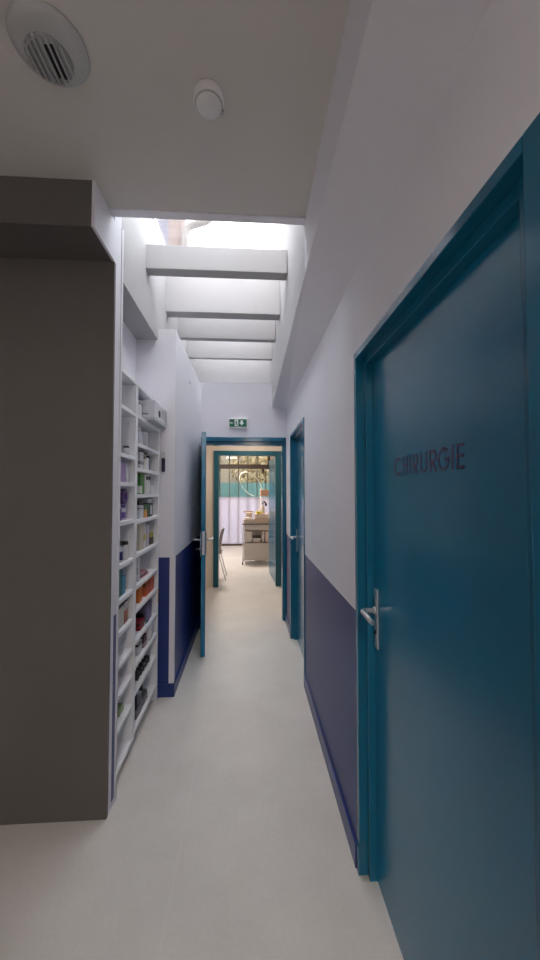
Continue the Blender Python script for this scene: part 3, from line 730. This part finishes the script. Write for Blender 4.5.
# ------------------------------------------------------------------ outdoors
struct(MB().box(-30, 30, -30, 50, -.4, -.13).build('ground', M['ground']), 'paved ground outside the building', 'ground')
gw = struct(MB().box(-6, 6, 13.0, 13.2, -.13, 1.88).build('wall_garden', M['teal_fence']), 'pale teal garden wall outside the window', 'wall')
struct(MB().box(-8, 8, 16.5, 17, -.13, 6).build('wall_opposite', mat('cream facade render', (.66, .60, .50, 1), .9, noise=.15, nscale=5)), 'cream facade behind the garden trees', 'wall')
for i, (tx, lb) in enumerate(((-2.75, 'yellow-leaved tree behind the garden wall, beyond the frosted panes'), (.65, 'yellow-leaved tree behind the garden wall, beside the hose loop'))):
    tr_ = thing('tree', lb, 'tree', (tx, 14.2, -.13), 'trees behind the garden wall')
    MB().tube([(tx, 14.2, -.13), (tx+.05, 14.2, 1.4), (tx-.1, 14.25, 2.6)], [.11, .09, .05], 12).build('trunk', M['bark'], tr_)
    bmx = MB()
    for k_ in range(1500):
        while True:
            v = Vector((random.uniform(-1, 1), random.uniform(-1, 1), random.uniform(-1, 1)))
            if v.length < 1: break
        p_ = Vector((tx, 14.2, 2.75))+Vector((v.x*1.5, v.y*.8, v.z*1.35))
        a_ = Vector((random.gauss(0, 1), random.gauss(0, 1), random.gauss(0, 1))).normalized(); b_ = a_.orthogonal().normalized(); s_ = random.uniform(.07, .13)
        bmx.bm.faces.new([bmx.bm.verts.new(p_+q_) for q_ in (a_*s_, b_*s_*.55, -a_*s_, -b_*s_*.55)])
    bmx.build('crown', M['leaf'], tr_)
# neighbour seen through the roof light
nb = struct(MB().use(0).box(-6, -1.34, 5.9, 6.3, -.13, 9).use(1).box(-1.34, -1.13, 5.9, 6.3, -.13, 9).build('wall_neighbour', [M['facade'], M['brickpink']]), 'neighbouring lilac grey facade above the roof light', 'wall')
MB_ = MB().tube([(-1.06, 5.84, -.13), (-1.06, 5.84, 5.70), (-1.055, 5.84, 5.80), (-1.02, 5.84, 5.89), (-.95, 5.84, 5.945), (-.85, 5.84, 5.98), (-.72, 5.84, 6.02), (-.65, 5.84, 6.08), (-.62, 5.84, 6.2), (-.62, 5.84, 7.2)], .056, 16).build('downpipe', M['zinc'])
tag(MB_, 'pale bent downpipe on the neighbouring facade seen through the roof light', 'pipe')

# ------------------------------------------------------------------ light
wd = bpy.data.worlds.new('sky'); bpy.context.scene.world = wd; wd.use_nodes = True
nt = wd.node_tree; bg = nt.nodes['Background']
tc = nt.nodes.new('ShaderNodeTexCoord')
n = nt.nodes.new('ShaderNodeTexNoise'); n.inputs['Scale'].default_value = 2.6; n.inputs['Detail'].default_value = 6
nt.links.new(tc.outputs['Generated'], n.inputs['Vector'])
cr = nt.nodes.new('ShaderNodeValToRGB')
cr.color_ramp.elements[0].position = .40; cr.color_ramp.elements[0].color = (.58, .76, .86, 1)
cr.color_ramp.elements[1].position = .52; cr.color_ramp.elements[1].color = (1.0, .975, .98, 1)
nt.links.new(n.outputs['Fac'], cr.inputs[0]); nt.links.new(cr.outputs[0], bg.inputs['Color'])
bg.inputs['Strength'].default_value = 2.2

def area(name, loc, rot, sx, sy, power, col):
    l = bpy.data.lights.new(name, 'AREA'); l.shape = 'RECTANGLE'; l.size = sx; l.size_y = sy; l.energy = power; l.color = col
    o = bpy.data.objects.new(name, l); C.objects.link(o); o.location = loc; o.rotation_euler = rot
    return o
# assumed warm lamp behind the viewer, added as corridor fill
lp = thing('fill_light', 'assumed round warm fill light added behind the viewer', 'light', (.1, -1.3, CZ))
MB().lathe([(0, 0), (.17, 0), (.17, -.03), (.15, -.04), (0, -.04)], (.1, -1.3, CZ), 40).build('housing', M['plastic'], lp)
a_ = area('lamp', (0, 0, -.05), (0, 0, 0), .28, .28, 6, (1.0, .88, .76)); a_.parent = lp
# unseen lamps added to brighten the vestibule and the treatment room
for nm, lc, pw in (('vestibule', (0, 5.2, 2.55), 1.5), ('room', (-.6, 8.2, 2.8), 12)):
    lp = thing('fill_light', 'unseen flat white fill light added in the %s' % ('space between the doorways' if nm == 'vestibule' else 'treatment room'), 'light', lc)
    MB().box(lc[0]-.2, lc[0]+.2, lc[1]-.2, lc[1]+.2, lc[2]-.03, lc[2]).build('housing', M['plastic'], lp, bevel=.004)
    a_ = area('lamp', (0, 0, -.035), (0, 0, 0), .36, .36, pw, (1.0, .88, .77)); a_.parent = lp

# ------------------------------------------------------------------ camera
cam = bpy.data.cameras.new('camera'); co = bpy.data.objects.new('camera', cam); C.objects.link(co)
cam.sensor_fit = 'VERTICAL'; cam.sensor_height = 36; cam.lens = 358.0*36/960; cam.clip_start = .02
yaw, pitch = math.radians(3.403), math.radians(1.920)
co.location = (0, 0, 1.545)
co.rotation_euler = (PI/2+pitch, 0, -yaw)
sc = bpy.context.scene; sc.camera = co
sc.view_settings.view_transform = 'Standard'; sc.view_settings.look = 'None'; sc.view_settings.gamma = 1
sc.view_settings.use_curve_mapping = False
sc.view_settings.exposure = 2.85
sc.cycles.max_bounces = 16; sc.cycles.diffuse_bounces = 10; sc.cycles.transparent_max_bounces = 12
sc.cycles.use_denoising = True
